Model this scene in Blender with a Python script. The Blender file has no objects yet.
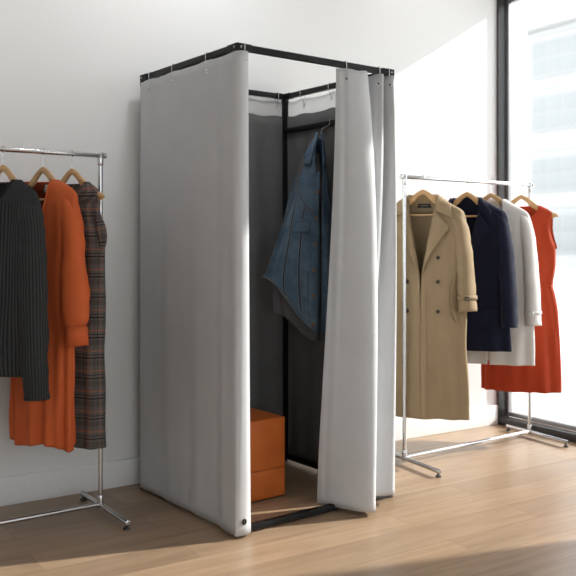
import bpy, bmesh, math, random
from mathutils import Vector, Matrix, noise
random.seed(7)
R = math.radians
S, Co, PI = math.sin, math.cos, math.pi
scene = bpy.context.scene
WASH = 36.0
COL = scene.collection

# ------------------------------------------------------------------ helpers
def lerp(a, b, t): return a + (b - a) * t
def smooth01(t):
    t = max(0.0, min(1.0, t)); return t * t * (3 - 2 * t)

def curve1(pts):
    """smooth 1-D interpolation through (t, value) points, limited slopes"""
    pts = sorted(pts); n = len(pts)
    xs = [p[0] for p in pts]; ys = [p[1] for p in pts]
    d = [(ys[i + 1] - ys[i]) / (xs[i + 1] - xs[i]) for i in range(n - 1)]
    m = [d[0]] + [0.0 if d[i - 1] * d[i] <= 0 else 2 * d[i - 1] * d[i] / (d[i - 1] + d[i]) for i in range(1, n - 1)] + [d[-1]]
    def f(t):
        if t <= xs[0]: return ys[0]
        if t >= xs[-1]: return ys[-1]
        i = 0
        while t > xs[i + 1]: i += 1
        h = xs[i + 1] - xs[i]; s = (t - xs[i]) / h
        return ((1 + 2 * s) * (1 - s) ** 2 * ys[i] + s * (1 - s) ** 2 * h * m[i]
                + s * s * (3 - 2 * s) * ys[i + 1] + s * s * (s - 1) * h * m[i + 1])
    return f

def catmull(pts, n):
    """n points evenly spaced by arc length along a Catmull-Rom curve"""
    P = [Vector(p) for p in pts]
    P = [P[0] * 2 - P[1]] + P + [P[-1] * 2 - P[-2]]
    fine = []
    for i in range(1, len(P) - 2):
        for k in range(24):
            t = k / 24.0
            a, b, c, d = P[i - 1], P[i], P[i + 1], P[i + 2]
            fine.append(0.5 * ((2 * b) + (c - a) * t + (2 * a - 5 * b + 4 * c - d) * t * t + (3 * b - a - 3 * c + d) * t ** 3))
    fine.append(P[-2])
    L = [0.0]
    for i in range(1, len(fine)): L.append(L[-1] + (fine[i] - fine[i - 1]).length)
    out, j = [], 0
    for k in range(n):
        s = L[-1] * k / (n - 1)
        while j < len(L) - 2 and L[j + 1] < s: j += 1
        h = L[j + 1] - L[j]
        out.append(fine[j].lerp(fine[j + 1], (s - L[j]) / h if h > 1e-9 else 0))
    return out

class MB:
    """collects shapes and links them as ONE mesh object"""
    def __init__(self):
        self.v, self.f, self.uv, self.flat = [], [], {}, set()
    def add(self, vs, fs, uvs=None, flat=False):
        o = len(self.v)
        self.v += [tuple(p) for p in vs]
        for f in fs:
            if flat: self.flat.add(len(self.f))
            self.f.append(tuple(i + o for i in f))
        if uvs:
            for i, u in enumerate(uvs): self.uv[o + i] = u
        return self
    def box(self, c, s, bev=0.0, rot=None, seg=2):
        bm = bmesh.new()
        bmesh.ops.create_cube(bm, size=1.0)
        bmesh.ops.scale(bm, vec=Vector(s), verts=bm.verts)
        if bev > 0:
            bmesh.ops.bevel(bm, geom=list(bm.edges), offset=bev, segments=seg, profile=0.6, affect='EDGES')
        M = Matrix.Translation(Vector(c)) @ (rot.to_4x4() if rot is not None else Matrix.Identity(4))
        bm.verts.ensure_lookup_table(); bm.verts.index_update()
        self.add([M @ v.co for v in bm.verts], [[v.index for v in f.verts] for f in bm.faces], flat=(bev == 0))
        bm.free(); return self
    def grid(self, fn, nu, nv, closed=False, uv=None, skip=None):
        vs = [fn(i / ((nu) if closed else (nu - 1)), j / (nv - 1)) for j in range(nv) for i in range(nu)]
        fs = []
        for j in range(nv - 1):
            for i in range(nu if closed else nu - 1):
                i2 = (i + 1) % nu
                if skip and skip(i, j): continue
                fs.append((j * nu + i, j * nu + i2, (j + 1) * nu + i2, (j + 1) * nu + i))
        uvs = [uv(i / ((nu) if closed else (nu - 1)), j / (nv - 1)) for j in range(nv) for i in range(nu)] if uv else None
        return self.add(vs, fs, uvs)
    def tube(self, pts, r, n=12, cap=True, ry=None, up=(0, 0, 1), uvs=False):
        """r (and ry) number or function of 0..1; ry along the second axis"""
        P = [Vector(p) for p in pts]; m = len(P); vs, fs = [], []
        upv = Vector(up); prev = None; uvl = []; ln = 0.0
        for i, p in enumerate(P):
            t = (P[min(i + 1, m - 1)] - P[max(i - 1, 0)]).normalized()
            if prev is None:
                a = upv.cross(t)
                if a.length < 1e-3: a = Vector((1, 0, 0)).cross(t)
                a.normalize()
            else:
                a = (prev - t * prev.dot(t)).normalized()
            prev = a; b = t.cross(a)
            s = i / (m - 1)
            if i: ln += (P[i] - P[i - 1]).length
            ra = r(s) if callable(r) else r
            rb = ra if ry is None else (ry(s) if callable(ry) else ry)
            for k in range(n):
                th = 2 * PI * k / n
                vs.append(p + a * (ra * Co(th)) + b * (rb * S(th)))
                uvl.append((k / n * 0.36, ln))
        for i in range(m - 1):
            for k in range(n):
                k2 = (k + 1) % n
                fs.append((i * n + k, i * n + k2, (i + 1) * n + k2, (i + 1) * n + k))
        if cap:
            fs.append(tuple(reversed(range(n)))); fs.append(tuple((m - 1) * n + k for k in range(n)))
        return self.add(vs, fs, uvl if uvs else None)
    def cyl(self, p0, p1, r, n=20, bev=0.0):
        p0, p1 = Vector(p0), Vector(p1); d = (p1 - p0)
        if bev <= 0: return self.tube([p0, p1], r, n)
        L = d.length; u = d / L
        pts = [p0, p0 + u * bev * .3, p0 + u * bev, p1 - u * bev, p1 - u * bev * .3, p1]
        rr = [r - bev, r - bev * .3, r, r, r - bev * .3, r - bev]
        return self.tube(pts, lambda s: rr[int(round(s * 5))], n)
    def torus(self, c, R_, r, axis=(0, 0, 1), n=24, m=8):
        ax = Vector(axis).normalized(); a = ax.orthogonal().normalized(); b = ax.cross(a); c = Vector(c)
        def fn(u, v):
            th, ph = 2 * PI * u, 2 * PI * v
            d = a * Co(th) + b * S(th)
            return c + d * (R_ + r * Co(ph)) + ax * (r * S(ph))
        return self.grid(fn, n, m + 1, closed=True)
    def build(self, name, mat, parent=None, solid=0.0, off=0.0, smooth=True, sub=0, merge=0.0):
        me = bpy.data.meshes.new(name)
        me.from_pydata(self.v, [], self.f)
        for i, p in enumerate(me.polygons): p.use_smooth = smooth and i not in self.flat
        if self.uv:
            uvl = me.uv_layers.new(name='UVMap')
            for l in me.loops:
                uvl.data[l.index].uv = self.uv.get(l.vertex_index, (0, 0))
        if merge > 0:
            bm = bmesh.new(); bm.from_mesh(me); bmesh.ops.remove_doubles(bm, verts=bm.verts, dist=merge)
            bm.to_mesh(me); bm.free()
        bm = bmesh.new(); bm.from_mesh(me)
        if solid == 0.0: bmesh.ops.recalc_face_normals(bm, faces=bm.faces)
        bm.to_mesh(me); bm.free()
        me.validate(); me.update()
        try: me.set_sharp_from_angle(angle=R(42))
        except Exception: pass
        me.materials.append(mat)
        o = bpy.data.objects.new(name, me); COL.objects.link(o)
        if parent is not None: o.parent = parent
        if solid:
            m = o.modifiers.new('thickness', 'SOLIDIFY'); m.thickness = solid; m.offset = off
        if sub:
            m = o.modifiers.new('smooth', 'SUBSURF'); m.levels = sub; m.render_levels = sub
        return o

def tag(o, label=None, cat=None, group=None, kind=None):
    if label: o['label'] = label
    if cat: o['category'] = cat
    if group: o['group'] = group
    if kind: o['kind'] = kind
    return o
def thing(name, label, cat, loc=(0, 0, 0), rz=0.0, group=None, kind=None):
    o = bpy.data.objects.new(name, None); COL.objects.link(o)
    o.empty_display_size = 0.1
    o.location = loc; o.rotation_euler = (0, 0, rz)
    return tag(o, label, cat, group, kind)
def copy_tree(o, parent=None):
    c = o.copy(); COL.objects.link(c)
    if parent is not None: c.parent = parent
    for ch in list(o.children): copy_tree(ch, c)
    return c

# ------------------------------------------------------------------ materials
class NT:
    def __init__(self, name):
        self.m = bpy.data.materials.new(name); self.m.use_nodes = True
        self.t = self.m.node_tree; self.N = self.t.nodes; self.L = self.t.links
        self.b = self.N['Principled BSDF']; self.out = self.N['Material Output']
    def n(self, typ, **kw):
        x = self.N.new(typ)
        for k, v in kw.items():
            if k in x.inputs: x.inputs[k].default_value = v
            else: setattr(x, k, v)
        return x
    def l(self, a, b): self.L.new(a, b)
    def set(self, **kw):
        for k, v in kw.items(): self.b.inputs[k.replace('_', ' ')].default_value = v
        return self
    def coord(self, out='Object', scale=(1, 1, 1), rot=(0, 0, 0)):
        tc = self.n('ShaderNodeTexCoord'); mp = self.n('ShaderNodeMapping')
        mp.inputs['Scale'].default_value = scale; mp.inputs['Rotation'].default_value = rot
        self.l(tc.outputs[out], mp.inputs['Vector']); return mp.outputs['Vector']
    def noise(self, vec, scale, detail=3, rough=.5):
        x = self.n('ShaderNodeTexNoise'); x.inputs['Scale'].default_value = scale
        x.inputs['Detail'].default_value = detail; x.inputs['Roughness'].default_value = rough
        self.l(vec, x.inputs['Vector']); return x.outputs['Fac']
    def ramp(self, fac, stops):
        x = self.n('ShaderNodeValToRGB'); e = x.color_ramp.elements
        while len(e) < len(stops): e.new(0.5)
        for i, (p, c) in enumerate(stops):
            e[i].position = p; e[i].color = (*c, 1)
        self.l(fac, x.inputs['Fac']); return x.outputs['Color']
    def math(self, op, a, b=None, c=None):
        x = self.n('ShaderNodeMath', operation=op)
        for i, q in enumerate((a, b, c)):
            if q is None: continue
            if isinstance(q, (int, float)): x.inputs[i].default_value = q
            else: self.l(q, x.inputs[i])
        return x.outputs[0]
    def mix(self, fac, a, b, typ='MIX'):
        x = self.n('ShaderNodeMix', data_type='RGBA', blend_type=typ)
        for s, q in ((x.inputs[0], fac), (x.inputs[6], a), (x.inputs[7], b)):
            if isinstance(q, (int, float)): s.default_value = q
            elif isinstance(q, tuple): s.default_value = (*q, 1) if len(q) == 3 else q
            else: self.l(q, s)
        return x.outputs[2]
    def bump(self, h, strength=.3, dist=.002):
        x = self.n('ShaderNodeBump'); x.inputs['Strength'].default_value = strength; x.inputs['Distance'].default_value = dist
        self.l(h, x.inputs['Height']); self.l(x.outputs['Normal'], self.b.inputs['Normal']); return self
    def color(self, sock): self.l(sock, self.b.inputs['Base Color']); return self

def fabric(name, col, rough=.85, var=.08, weave=900, bump=.15, sheen=.0, spec=.25, transl=0.0):
    t = NT(name); v = t.coord('Object')
    nz = t.noise(v, 6, 4); fine = t.noise(v, weave, 2)
    lo = tuple(c * (1 - var) for c in col); hi = tuple(min(1, c * (1 + var)) for c in col)
    t.color(t.ramp(nz, [(.3, lo), (.7, hi)]))
    t.set(Roughness=rough, Specular_IOR_Level=spec, Sheen_Weight=sheen)
    t.bump(fine, bump, .0015)
    if transl > 0:
        tr = t.n('ShaderNodeBsdfTranslucent'); tr.inputs['Color'].default_value = (*col, 1)
        mx = t.n('ShaderNodeMixShader'); mx.inputs[0].default_value = transl
        t.l(t.b.outputs[0], mx.inputs[1]); t.l(tr.outputs[0], mx.inputs[2]); t.l(mx.outputs[0], t.out.inputs[0])
    return t.m
def plain(name, col, rough=.5, metal=0.0, spec=.5, bump=0.0, bscale=60):
    t = NT(name); v = t.coord('Object'); nz = t.noise(v, bscale, 3)
    t.color(t.ramp(nz, [(.2, tuple(c * .96 for c in col)), (.8, tuple(min(1, c * 1.03) for c in col))]))
    t.set(Roughness=rough, Metallic=metal, Specular_IOR_Level=spec)
    if bump: t.bump(nz, bump, .001)
    return t.m

M = {}
M['wall'] = plain('wall_paint', (.80, .80, .80), .75, bump=.05, bscale=140, spec=.2)
M['ceiling'] = plain('ceiling_paint', (.85, .85, .85), .9, spec=.1)
M['trim'] = plain('trim_paint', (.84, .84, .84), .5, spec=.3)
M['black'] = plain('black_powder_coat', (.010, .010, .011), .5, spec=.22, bump=.05, bscale=400)
M['frame'] = plain('window_frame_paint', (.035, .034, .034), .4)
M['frame_grey'] = plain('window_track_aluminium', (.35, .35, .36), .4, metal=.5)
M['chrome'] = plain('polished_chrome', (.60, .60, .61), .18, metal=1.0)
M['rubber'] = plain('grey_rubber', (.06, .06, .06), .6)
M['wire'] = plain('steel_wire', (.75, .75, .76), .22, metal=1.0)
M['curtain'] = fabric('pale_grey_satin_curtain', (.60, .61, .63), .5, .03, 1200, .08, spec=.35, transl=.12)
M['header'] = fabric('lightened_header_cloth', (.92, .92, .92), .8, .02, 900, .05, transl=.5)  # header cloth whitened in colour to look lit inside the booth
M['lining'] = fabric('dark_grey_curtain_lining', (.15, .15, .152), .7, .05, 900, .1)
M['leather'] = NT('tan_orange_leather'); t = M['leather']
v = t.coord('Object'); vo = t.n('ShaderNodeTexVoronoi'); vo.inputs['Scale'].default_value = 260; t.l(v, vo.inputs['Vector'])
t.color(t.ramp(t.noise(v, 7, 4), [(.3, (.47, .105, .014)), (.7, (.56, .138, .021))])); t.set(Roughness=.45, Specular_IOR_Level=.4); t.bump(vo.outputs['Distance'], .12, .001)
M['leather'] = t.m
M['piping'] = plain('stitched_orange_piping', (.42, .108, .016), .5)
M['tan'] = fabric('khaki_cotton_gabardine', (.290, .212, .126), .75, .05, 900, .12, spec=.2)
M['tan_in'] = fabric('khaki_coat_lining', (.25, .185, .11), .8, .05, 900, .1)
M['navy'] = fabric('navy_wool', (.008, .010, .026), .9, .1, 700, .25, sheen=.08, spec=.15)
M['grey'] = fabric('light_grey_wool', (.62, .60, .585), .9, .04, 700, .2, spec=.15)
M['red'] = fabric('orange_red_crepe', (.39, .045, .013), .75, .05, 900, .1, spec=.2)
M['rust'] = fabric('rust_orange_crepe', (.56, .115, .034), .75, .06, 900, .1, spec=.2)
M['rust_shaded'] = fabric('rust_shaded_inside', (.20, .040, .013), .8, .06, 900, .1, spec=.1)  # rust cloth darkened in colour for the shade inside the neckline
M['greytee'] = fabric('dark_grey_jersey', (.13, .13, .135), .9, .1, 700, .2)
M['button_dark'] = plain('dark_horn_button', (.02, .014, .01), .3)
M['button_navy'] = plain('navy_button', (.03, .022, .02), .3)
M['brass'] = plain('copper_button', (.24, .14, .09), .4, metal=1.0)
M['label_black'] = plain('black_woven_label', (.012, .012, .012), .8)
M['label_white'] = plain('cream_woven_label', (.72, .70, .66), .8)
M['thread'] = plain('ochre_topstitch', (.30, .27, .24), .8)
M['darkdenim'] = fabric('denim_seam', (.030, .055, .095), .9, .2, 500, .3)

# wood of the hangers
t = NT('beech_wood'); v = t.coord('Object', (3, 40, 40)); g = t.noise(v, 3, 4)
t.color(t.ramp(g, [(.25, (.50, .29, .13)), (.75, (.66, .42, .21))])); t.set(Roughness=.4, Specular_IOR_Level=.4); M['wood'] = t.m

# knit
t = NT('charcoal_rib_knit'); tc = t.n('ShaderNodeTexCoord'); sx = t.n('ShaderNodeSeparateXYZ'); t.l(tc.outputs['UV'], sx.inputs[0])
rib = t.math('SINE', t.math('MULTIPLY', sx.outputs[0], 2 * PI / .014))
st = t.math('SINE', t.math('ADD', t.math('MULTIPLY', sx.outputs[1], 2 * PI / .0085), t.math('MULTIPLY', t.math('ABSOLUTE', rib), 2.0)))
h = t.math('ADD', t.math('MULTIPLY', rib, .6), t.math('MULTIPLY', st, .4))
hh = t.math('MULTIPLY_ADD', h, .5, .5)
t.color(t.ramp(hh, [(.1, (.010, .011, .012)), (.8, (.070, .073, .076))])); t.set(Roughness=.95, Specular_IOR_Level=.1); t.bump(hh, .9, .004); M['knit'] = t.m

# plaid
t = NT('grey_plaid_wool'); tc = t.n('ShaderNodeTexCoord'); sx = t.n('ShaderNodeSeparateXYZ'); t.l(tc.outputs['UV'], sx.inputs[0])
def stripes(sock, period, pos, w):
    f = t.math('FRACT', t.math('MULTIPLY', sock, 1 / period))
    d = t.math('ABSOLUTE', t.math('SUBTRACT', f, pos))
    return t.math('LESS_THAN', d, w)
U, V = sx.outputs[0], sx.outputs[1]
tw = t.n('ShaderNodeTexChecker'); tw.inputs['Scale'].default_value = 260; t.l(tc.outputs['UV'], tw.inputs['Vector'])
base = t.mix(tw.outputs['Fac'], (.175, .160, .152), (.120, .108, .103))
P_ = .085
for s_ in (U, V):
    base = t.mix(t.math('MULTIPLY', stripes(s_, P_, .25, .13), .45), base, (.055, .045, .045))
for s_ in (U, V):
    base = t.mix(t.math('MULTIPLY', stripes(s_, P_, .5, .035), .85), base, (.012, .013, .016))
    base = t.mix(t.math('MULTIPLY', stripes(s_, P_, .66, .022), .8), base, (.012, .013, .016))
    base = t.mix(t.math('MULTIPLY', stripes(s_, P_, .86, .030), .6), base, (.40, .13, .06))
t.color(base); t.set(Roughness=.95, Specular_IOR_Level=.1); t.bump(t.noise(t.coord('Object'), 700, 2), .25, .001); M['plaid'] = t.m

# denim
t = NT('washed_blue_denim'); v = t.coord('Object')
big = t.noise(v, 9, 5, .65); fine = t.noise(t.coord('Object', (260, 260, 900)), 1, 2)
c = t.ramp(big, [(.3, (.085, .135, .195)), (.55, (.135, .205, .285)), (.75, (.22, .30, .38))])
c = t.mix(t.math('MULTIPLY', fine, .45), c, (.03, .055, .09)); t.color(c); t.set(Roughness=.9, Specular_IOR_Level=.15); t.bump(fine, .4, .001); M['denim'] = t.m

# oak plank floor: planks run along X
t = NT('oak_planks'); tc = t.n('ShaderNodeTexCoord')
br = t.n('ShaderNodeTexBrick'); br.offset = .37; br.inputs['Scale'].default_value = 1.0
br.inputs['Brick Width'].default_value = 1.45; br.inputs['Row Height'].default_value = .19
br.inputs['Mortar Size'].default_value = .0016; br.inputs['Mortar Smooth'].default_value = .2; br.inputs['Bias'].default_value = 0
br.inputs['Color1'].default_value = (0, 0, 0, 1); br.inputs['Color2'].default_value = (1, 1, 1, 1); br.inputs['Mortar'].default_value = (.5, .5, .5, 1)
t.l(tc.outputs['Object'], br.inputs['Vector'])
sep = t.n('ShaderNodeSeparateColor'); t.l(br.outputs['Color'], sep.inputs[0])
off = t.n('ShaderNodeVectorMath', operation='ADD'); cmb = t.n('ShaderNodeCombineXYZ')
t.l(t.math('MULTIPLY', sep.outputs[0], 37.0), cmb.inputs[0]); t.l(t.math('MULTIPLY', sep.outputs[0], 11.0), cmb.inputs[1])
t.l(tc.outputs['Object'], off.inputs[0]); t.l(cmb.outputs[0], off.inputs[1])
mp = t.n('ShaderNodeMapping'); mp.inputs['Scale'].default_value = (.9, 13, 1); t.l(off.outputs[0], mp.inputs['Vector'])
dn = t.n('ShaderNodeTexNoise'); dn.inputs['Scale'].default_value = 1.6; dn.inputs['Detail'].default_value = 6; dn.inputs['Roughness'].default_value = .6; dn.inputs['Distortion'].default_value = 1.2
t.l(mp.outputs[0], dn.inputs['Vector'])
mp2 = t.n('ShaderNodeMapping'); mp2.inputs['Scale'].default_value = (4, 90, 1); t.l(off.outputs[0], mp2.inputs['Vector'])
fine = t.noise(mp2.outputs[0], 1.5, 3)
mp3 = t.n('ShaderNodeMapping'); mp3.inputs['Scale'].default_value = (1.3, 4.0, 1); t.l(off.outputs[0], mp3.inputs['Vector'])
kn = t.noise(mp3.outputs[0], 2.2, 2)
c = t.ramp(dn.outputs['Fac'], [(.25, (.255, .165, .105)), (.5, (.345, .240, .157)), (.75, (.410, .297, .203))])
c = t.mix(t.math('MULTIPLY', fine, .35), c, (.30, .19, .115))
c = t.mix(t.math('MULTIPLY', t.math('SUBTRACT', kn, .62), 2.2), c, (.24, .145, .085))
tone = t.ramp(sep.outputs[0], [(0, (.80, .79, .78)), (1, (1.12, 1.11, 1.10))])
c = t.mix(1.0, c, tone, 'MULTIPLY')
c = t.mix(br.outputs['Fac'], c, (.20, .125, .075))
t.color(c); t.set(Roughness=.34, Specular_IOR_Level=.6)
t.bump(t.math('SUBTRACT', t.math('MULTIPLY', fine, .25), br.outputs['Fac']), .25, .0015); M['floor'] = t.m

# thin window glass: clear with a faint reflection
t = NT('window_glass'); tr = t.n('ShaderNodeBsdfTransparent'); tr.inputs['Color'].default_value = (.97, .985, .98, 1)
gl = t.n('ShaderNodeBsdfGlossy'); gl.inputs['Roughness'].default_value = .02
lw = t.n('ShaderNodeLayerWeight'); lw.inputs['Blend'].default_value = .12
mx = t.n('ShaderNodeMixShader'); t.l(t.math('MULTIPLY', lw.outputs['Fresnel'], .6), mx.inputs[0])
t.l(tr.outputs[0], mx.inputs[1]); t.l(gl.outputs[0], mx.inputs[2]); t.l(mx.outputs[0], t.out.inputs[0]); M['glass'] = t.m
M['render'] = plain('white_facade_render', (.58, .58, .58), .9, bscale=2)
M['pave'] = plain('pale_stone_paving', (.72, .71, .70), .9, bscale=3)
M['bglass'] = plain('pale_shop_window', (.37, .38, .385), .4)
M['bframe'] = plain('facade_window_frame', (.44, .44, .45), .6)

# ------------------------------------------------------------------ the room
WX, WY, CH = 4.155, 3.90, 3.15     # window wall x, back wall y, ceiling height
X0, Y0 = -2.6, -3.4
def struct(name, mb, mat, parent=None, **k):
    o = mb.build(name, mat, parent, **k)
    if parent is None: o['kind'] = 'structure'
    return o
struct('floor', MB().box(((X0 + WX) / 2 + .1, (Y0 + WY) / 2, -.05), (WX - X0 + .4, WY - Y0 + .2, .1)), M['floor'])
struct('ceiling', MB().box(((X0 + WX) / 2 + .1, (Y0 + WY) / 2, CH + .05), (WX - X0 + .4, WY - Y0 + .2, .1)), M['ceiling'])
struct('wall_back', MB().box(((X0 + WX) / 2 + .1, WY + .06, CH / 2), (WX - X0 + .4, .12, CH)), M['wall'])
struct('wall_left', MB().box((X0 - .06, (Y0 + WY) / 2, CH / 2), (.12, WY - Y0, CH)), M['wall'])
WIN = ((1.80, 3.895), (-.9, .95))          # window openings along Y
HEAD = 2.86
mb = MB()
mb.box((WX + .11, (Y0 + WY) / 2, (HEAD + CH) / 2), (.22, WY - Y0, CH - HEAD))
mb.box((WX + .11, (.95 + 1.80) / 2, HEAD / 2), (.22, .85, HEAD))
mb.box((WX + .11, (Y0 - .9) / 2, HEAD / 2), (.22, -.9 - Y0, HEAD))
struct('wall_right', mb, M['wall'])
FW = (-1.4, 3.6, .25, 2.7)                 # unseen window added behind the camera for fill light: x0, x1, z0, z1
mb = MB()
mb.box(((X0 + FW[0]) / 2, Y0 - .06, CH / 2), (FW[0] - X0, .12, CH)); mb.box(((WX + FW[1]) / 2, Y0 - .06, CH / 2), (WX - FW[1], .12, CH))
mb.box(((FW[0] + FW[1]) / 2, Y0 - .06, FW[2] / 2), (FW[1] - FW[0], .12, FW[2])); mb.box(((FW[0] + FW[1]) / 2, Y0 - .06, (CH + FW[3]) / 2), (FW[1] - FW[0], .12, CH - FW[3]))
struct('wall_front', mb, M['wall'])
w = thing('window_3', None, None, (0, Y0 - .06, 0)); w['kind'] = 'structure'
f = MB()
for k in range(4):
    f.box((lerp(FW[0] + .03, FW[1] - .03, k / 3), 0, (FW[2] + FW[3]) / 2), (.05, .07, FW[3] - FW[2]), .003)
f.box(((FW[0] + FW[1]) / 2, 0, FW[2] + .025), (FW[1] - FW[0], .07, .05), .003); f.box(((FW[0] + FW[1]) / 2, 0, FW[3] - .025), (FW[1] - FW[0], .07, .05), .003)
f.build('window_frame', M['frame'], w)
MB().box(((FW[0] + FW[1]) / 2, 0, (FW[2] + FW[3]) / 2), (FW[1] - FW[0] - .05, .008, FW[3] - FW[2] - .05)).build('glass_pane', M['glass'], w)
struct('baseboard_back', MB().box(((X0 + WX) / 2, WY - .008, .065), (WX - X0, .016, .13), .004), M['trim'])
for n, (y0, y1) in enumerate(WIN, 1):
    w = thing('window_%d' % n, None, None, (WX, (y0 + y1) / 2, 0)); w['kind'] = 'structure'
    hw = (y1 - y0) / 2
    f = MB()
    for s in (-1, 1):
        f.box((.035, s * (hw - .009), HEAD / 2), (.07, .018, HEAD), .003)
        f.box((.085, s * (hw - .012), HEAD / 2), (.03, .010, HEAD), .002)
    f.box((.035, 0, .025), (.07, 2 * hw - .036, .05), .003); f.box((.035, 0, HEAD - .025), (.07, 2 * hw - .036, .05), .003)
    f.build('window_frame', M['frame'], w)
    g = MB()
    for s in (-1, 1): g.box((.092, s * (hw - .024), HEAD / 2), (.036, .022, HEAD - .1), .002)
    g.box((.09, 0, .065), (.04, 2 * hw - .07, .028), .002); g.box((.09, 0, HEAD - .07), (.04, 2 * hw - .07, .028), .002)
    g.build('sash_track', M['frame_grey'], w)
    MB().box((.095, 0, HEAD / 2), (.008, 2 * hw - .068, HEAD - .14)).build('glass_pane', M['glass'], w)

# ------------------------------------------------------------------ outside the window
pv = MB().box((45, 15, -.16), (81, 140, .08)).build('pavement', M['pave']); pv['kind'] = 'structure'
b = thing('white_building', 'white building across the street with rows of pale windows', 'building', (40, 27.5, -.12))
MB().box((4, .8, 7.1), (8, 19.6, 14.2), .02).build('facade', M['render'], b)
MB().box((3.8, .8, 14.3), (8.9, 20.2, .35), .03).build('cornice', M['render'], b)
for (za, zb) in ((11.3, 13.3), (8.1, 10.1), (4.5, 6.4), (.9, 3.0)):
    MB().box((-.08, 0, zb + .55), (.16, 19.6, .16), .02).build('string_course', M['render'], b)
    for yc, wd in ((8.9, .7), (5.4, 3.3), (.6, 3.3), (-3.6, 3.3)):
        f = MB().box((-.06, yc, (za + zb) / 2), (.12, wd + .25, zb - za + .25), .01).build('window', M['bframe'], b)
        p = MB()
        nn = 1 if wd < 1 else 3
        for k in range(nn):
            for q in range(2):
                pw = wd / nn
                p.box((-.10, yc - wd / 2 + pw * (k + .5), za + (zb - za) * (.25 + .5 * q)), (.06, pw - .08, (zb - za) / 2 - .08), .005)
        p.build('pane', M['bglass'], f)

# ------------------------------------------------------------------ fitting booth
BW, BD, BH = .856, .815, 2.0
BO, BA = (1.687, 2.982, 0), R(4.4)
T = .026
booth = thing('fitting_booth_frame', 'tall black square-tube booth frame that carries the grey curtains', 'booth frame', BO, BA)
RZ = BH - T / 2
MB().box((BW / 2, 0, RZ), (BW + T, T, T), .002).build('top_rail', M['black'], booth)
MB().box((BW / 2, BD, RZ), (BW + T, T, T), .002).build('top_rail', M['black'], booth)
MB().box((0, BD / 2, RZ), (T, BD - T, T), .002).build('top_rail', M['black'], booth)
MB().box((BW, BD / 2, RZ), (T, BD - T, T), .002).build('top_rail', M['black'], booth)
for x in (0, BW):
    for y in (0, BD):
        MB().box((x, y, (BH - T) / 2 + .004), (T, T, BH - T - .008), .002).build('post', M['black'], booth)
        c = MB()
        sx_, sy_ = (1 if x == 0 else -1), (1 if y == 0 else -1)
        c.box((x, y, RZ), (T + .005, T + .005, T + .005), .003)
        c.box((x + sx_ * .03, y, RZ), (.06, T + .004, T + .004), .002); c.box((x, y + sy_ * .03, RZ), (T + .004, .06, T + .004), .002)
        c.box((x, y, RZ - .024), (T + .003, T + .003, .03), .002)
        co = c.build('corner_bracket', M['black'], booth)
        for p0, p1 in (((x + sx_ * .004, y - sy_ * .014, RZ), (x + sx_ * .004, y - sy_ * .019, RZ)), ((x - sx_ * .014, y + sy_ * .004, RZ), (x - sx_ * .019, y + sy_ * .004, RZ))):
            MB().cyl(p0, p1, .0048, 12, .0015).build('bolt', M['frame_grey'], co)
        MB().cyl((x, y, 0), (x, y, .006), .016, 16, .001).build('foot_pad', M['rubber'], booth)
BZ = .020
MB().box((BW / 2, 0, BZ), (BW - T, .030, .024), .002).build('bottom_rail', M['black'], booth)
MB().box((BW / 2, BD, BZ), (BW - T, T, .024), .002).build('bottom_rail', M['black'], booth)
MB().box((0, BD / 2, BZ), (T, BD - T, .024), .002).build('bottom_rail', M['black'], booth)
MB().box((BW, BD / 2, BZ + .008), (.018, BD - T, .024), .002).build('bottom_rail', M['black'], booth)
HBZ = 1.80
MB().box((BW, BD / 2, HBZ), (.022, BD - T, .026), .002).build('hanging_bar', M['black'], booth)

# curtains -----------------------------------------------------------
def B2W(p):
    c, s = Co(BA), S(BA)
    return (BO[0] + p[0] * c - p[1] * s, BO[1] + p[0] * s + p[1] * c, p[2] if len(p) > 2 else 0)
def curtain_surface(top, bot, ztop, zbot, nu, nv, ease=1.0, wave=None, mids=None):
    """returns fn(u,v): v=0 hem, v=1 top.  top/bot are plan paths (x,y)"""
    A = catmull([(p[0], p[1], 0) for p in top], nu); B = catmull([(p[0], p[1], 0) for p in bot], nu)
    C_ = catmull([(p[0], p[1], 0) for p in mids], nu) if mids else None
    def fn(u, v):
        i = u * (nu - 1); i0 = min(int(i), nu - 2); f = i - i0
        a = A[i0].lerp(A[i0 + 1], f); b = B[i0].lerp(B[i0 + 1], f)
        w = v ** ease
        if C_:
            c = C_[i0].lerp(C_[i0 + 1], f)
            p = b * (1 - w) ** 2 + c * 2 * w * (1 - w) + a * w * w
        else:
            p = b.lerp(a, w)
        tg = (A[i0 + 1] - A[i0]).normalized(); nrm = Vector((tg.y, -tg.x, 0))
        if wave: p = p + nrm * wave(u, v)
        zt = ztop(u) if callable(ztop) else ztop; zb = zbot(u) if callable(zbot) else zbot
        return Vector((p.x, p.y, lerp(zb, zt, v)))
    return fn
def hook_mesh(rail_c, along, ring_c, r=.0016):
    """wire hook looped over a square rail and down through the eyelet at ring_c"""
    a = Vector(along).normalized(); up = Vector((0, 0, 1)); out = a.cross(up)
    rc, gc = Vector(rail_c), Vector(ring_c)
    if (gc - rc).dot(out) < 0: out = -out
    h = T / 2 + .0035
    pts = [gc - up * .002, gc + out * .004 + up * .006, rc + out * h - up * h * 1.3, rc + out * h + up * h, rc - out * h + up * h, rc - out * h - up * h, gc + up * .016 - out * .006, gc - out * .004]
    fine = []
    for i in range(len(pts) - 1):
        for k in range(4): fine.append(pts[i].lerp(pts[i + 1], k / 4))
    fine.append(pts[-1])
    return MB().tube(fine, r, 8)
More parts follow.
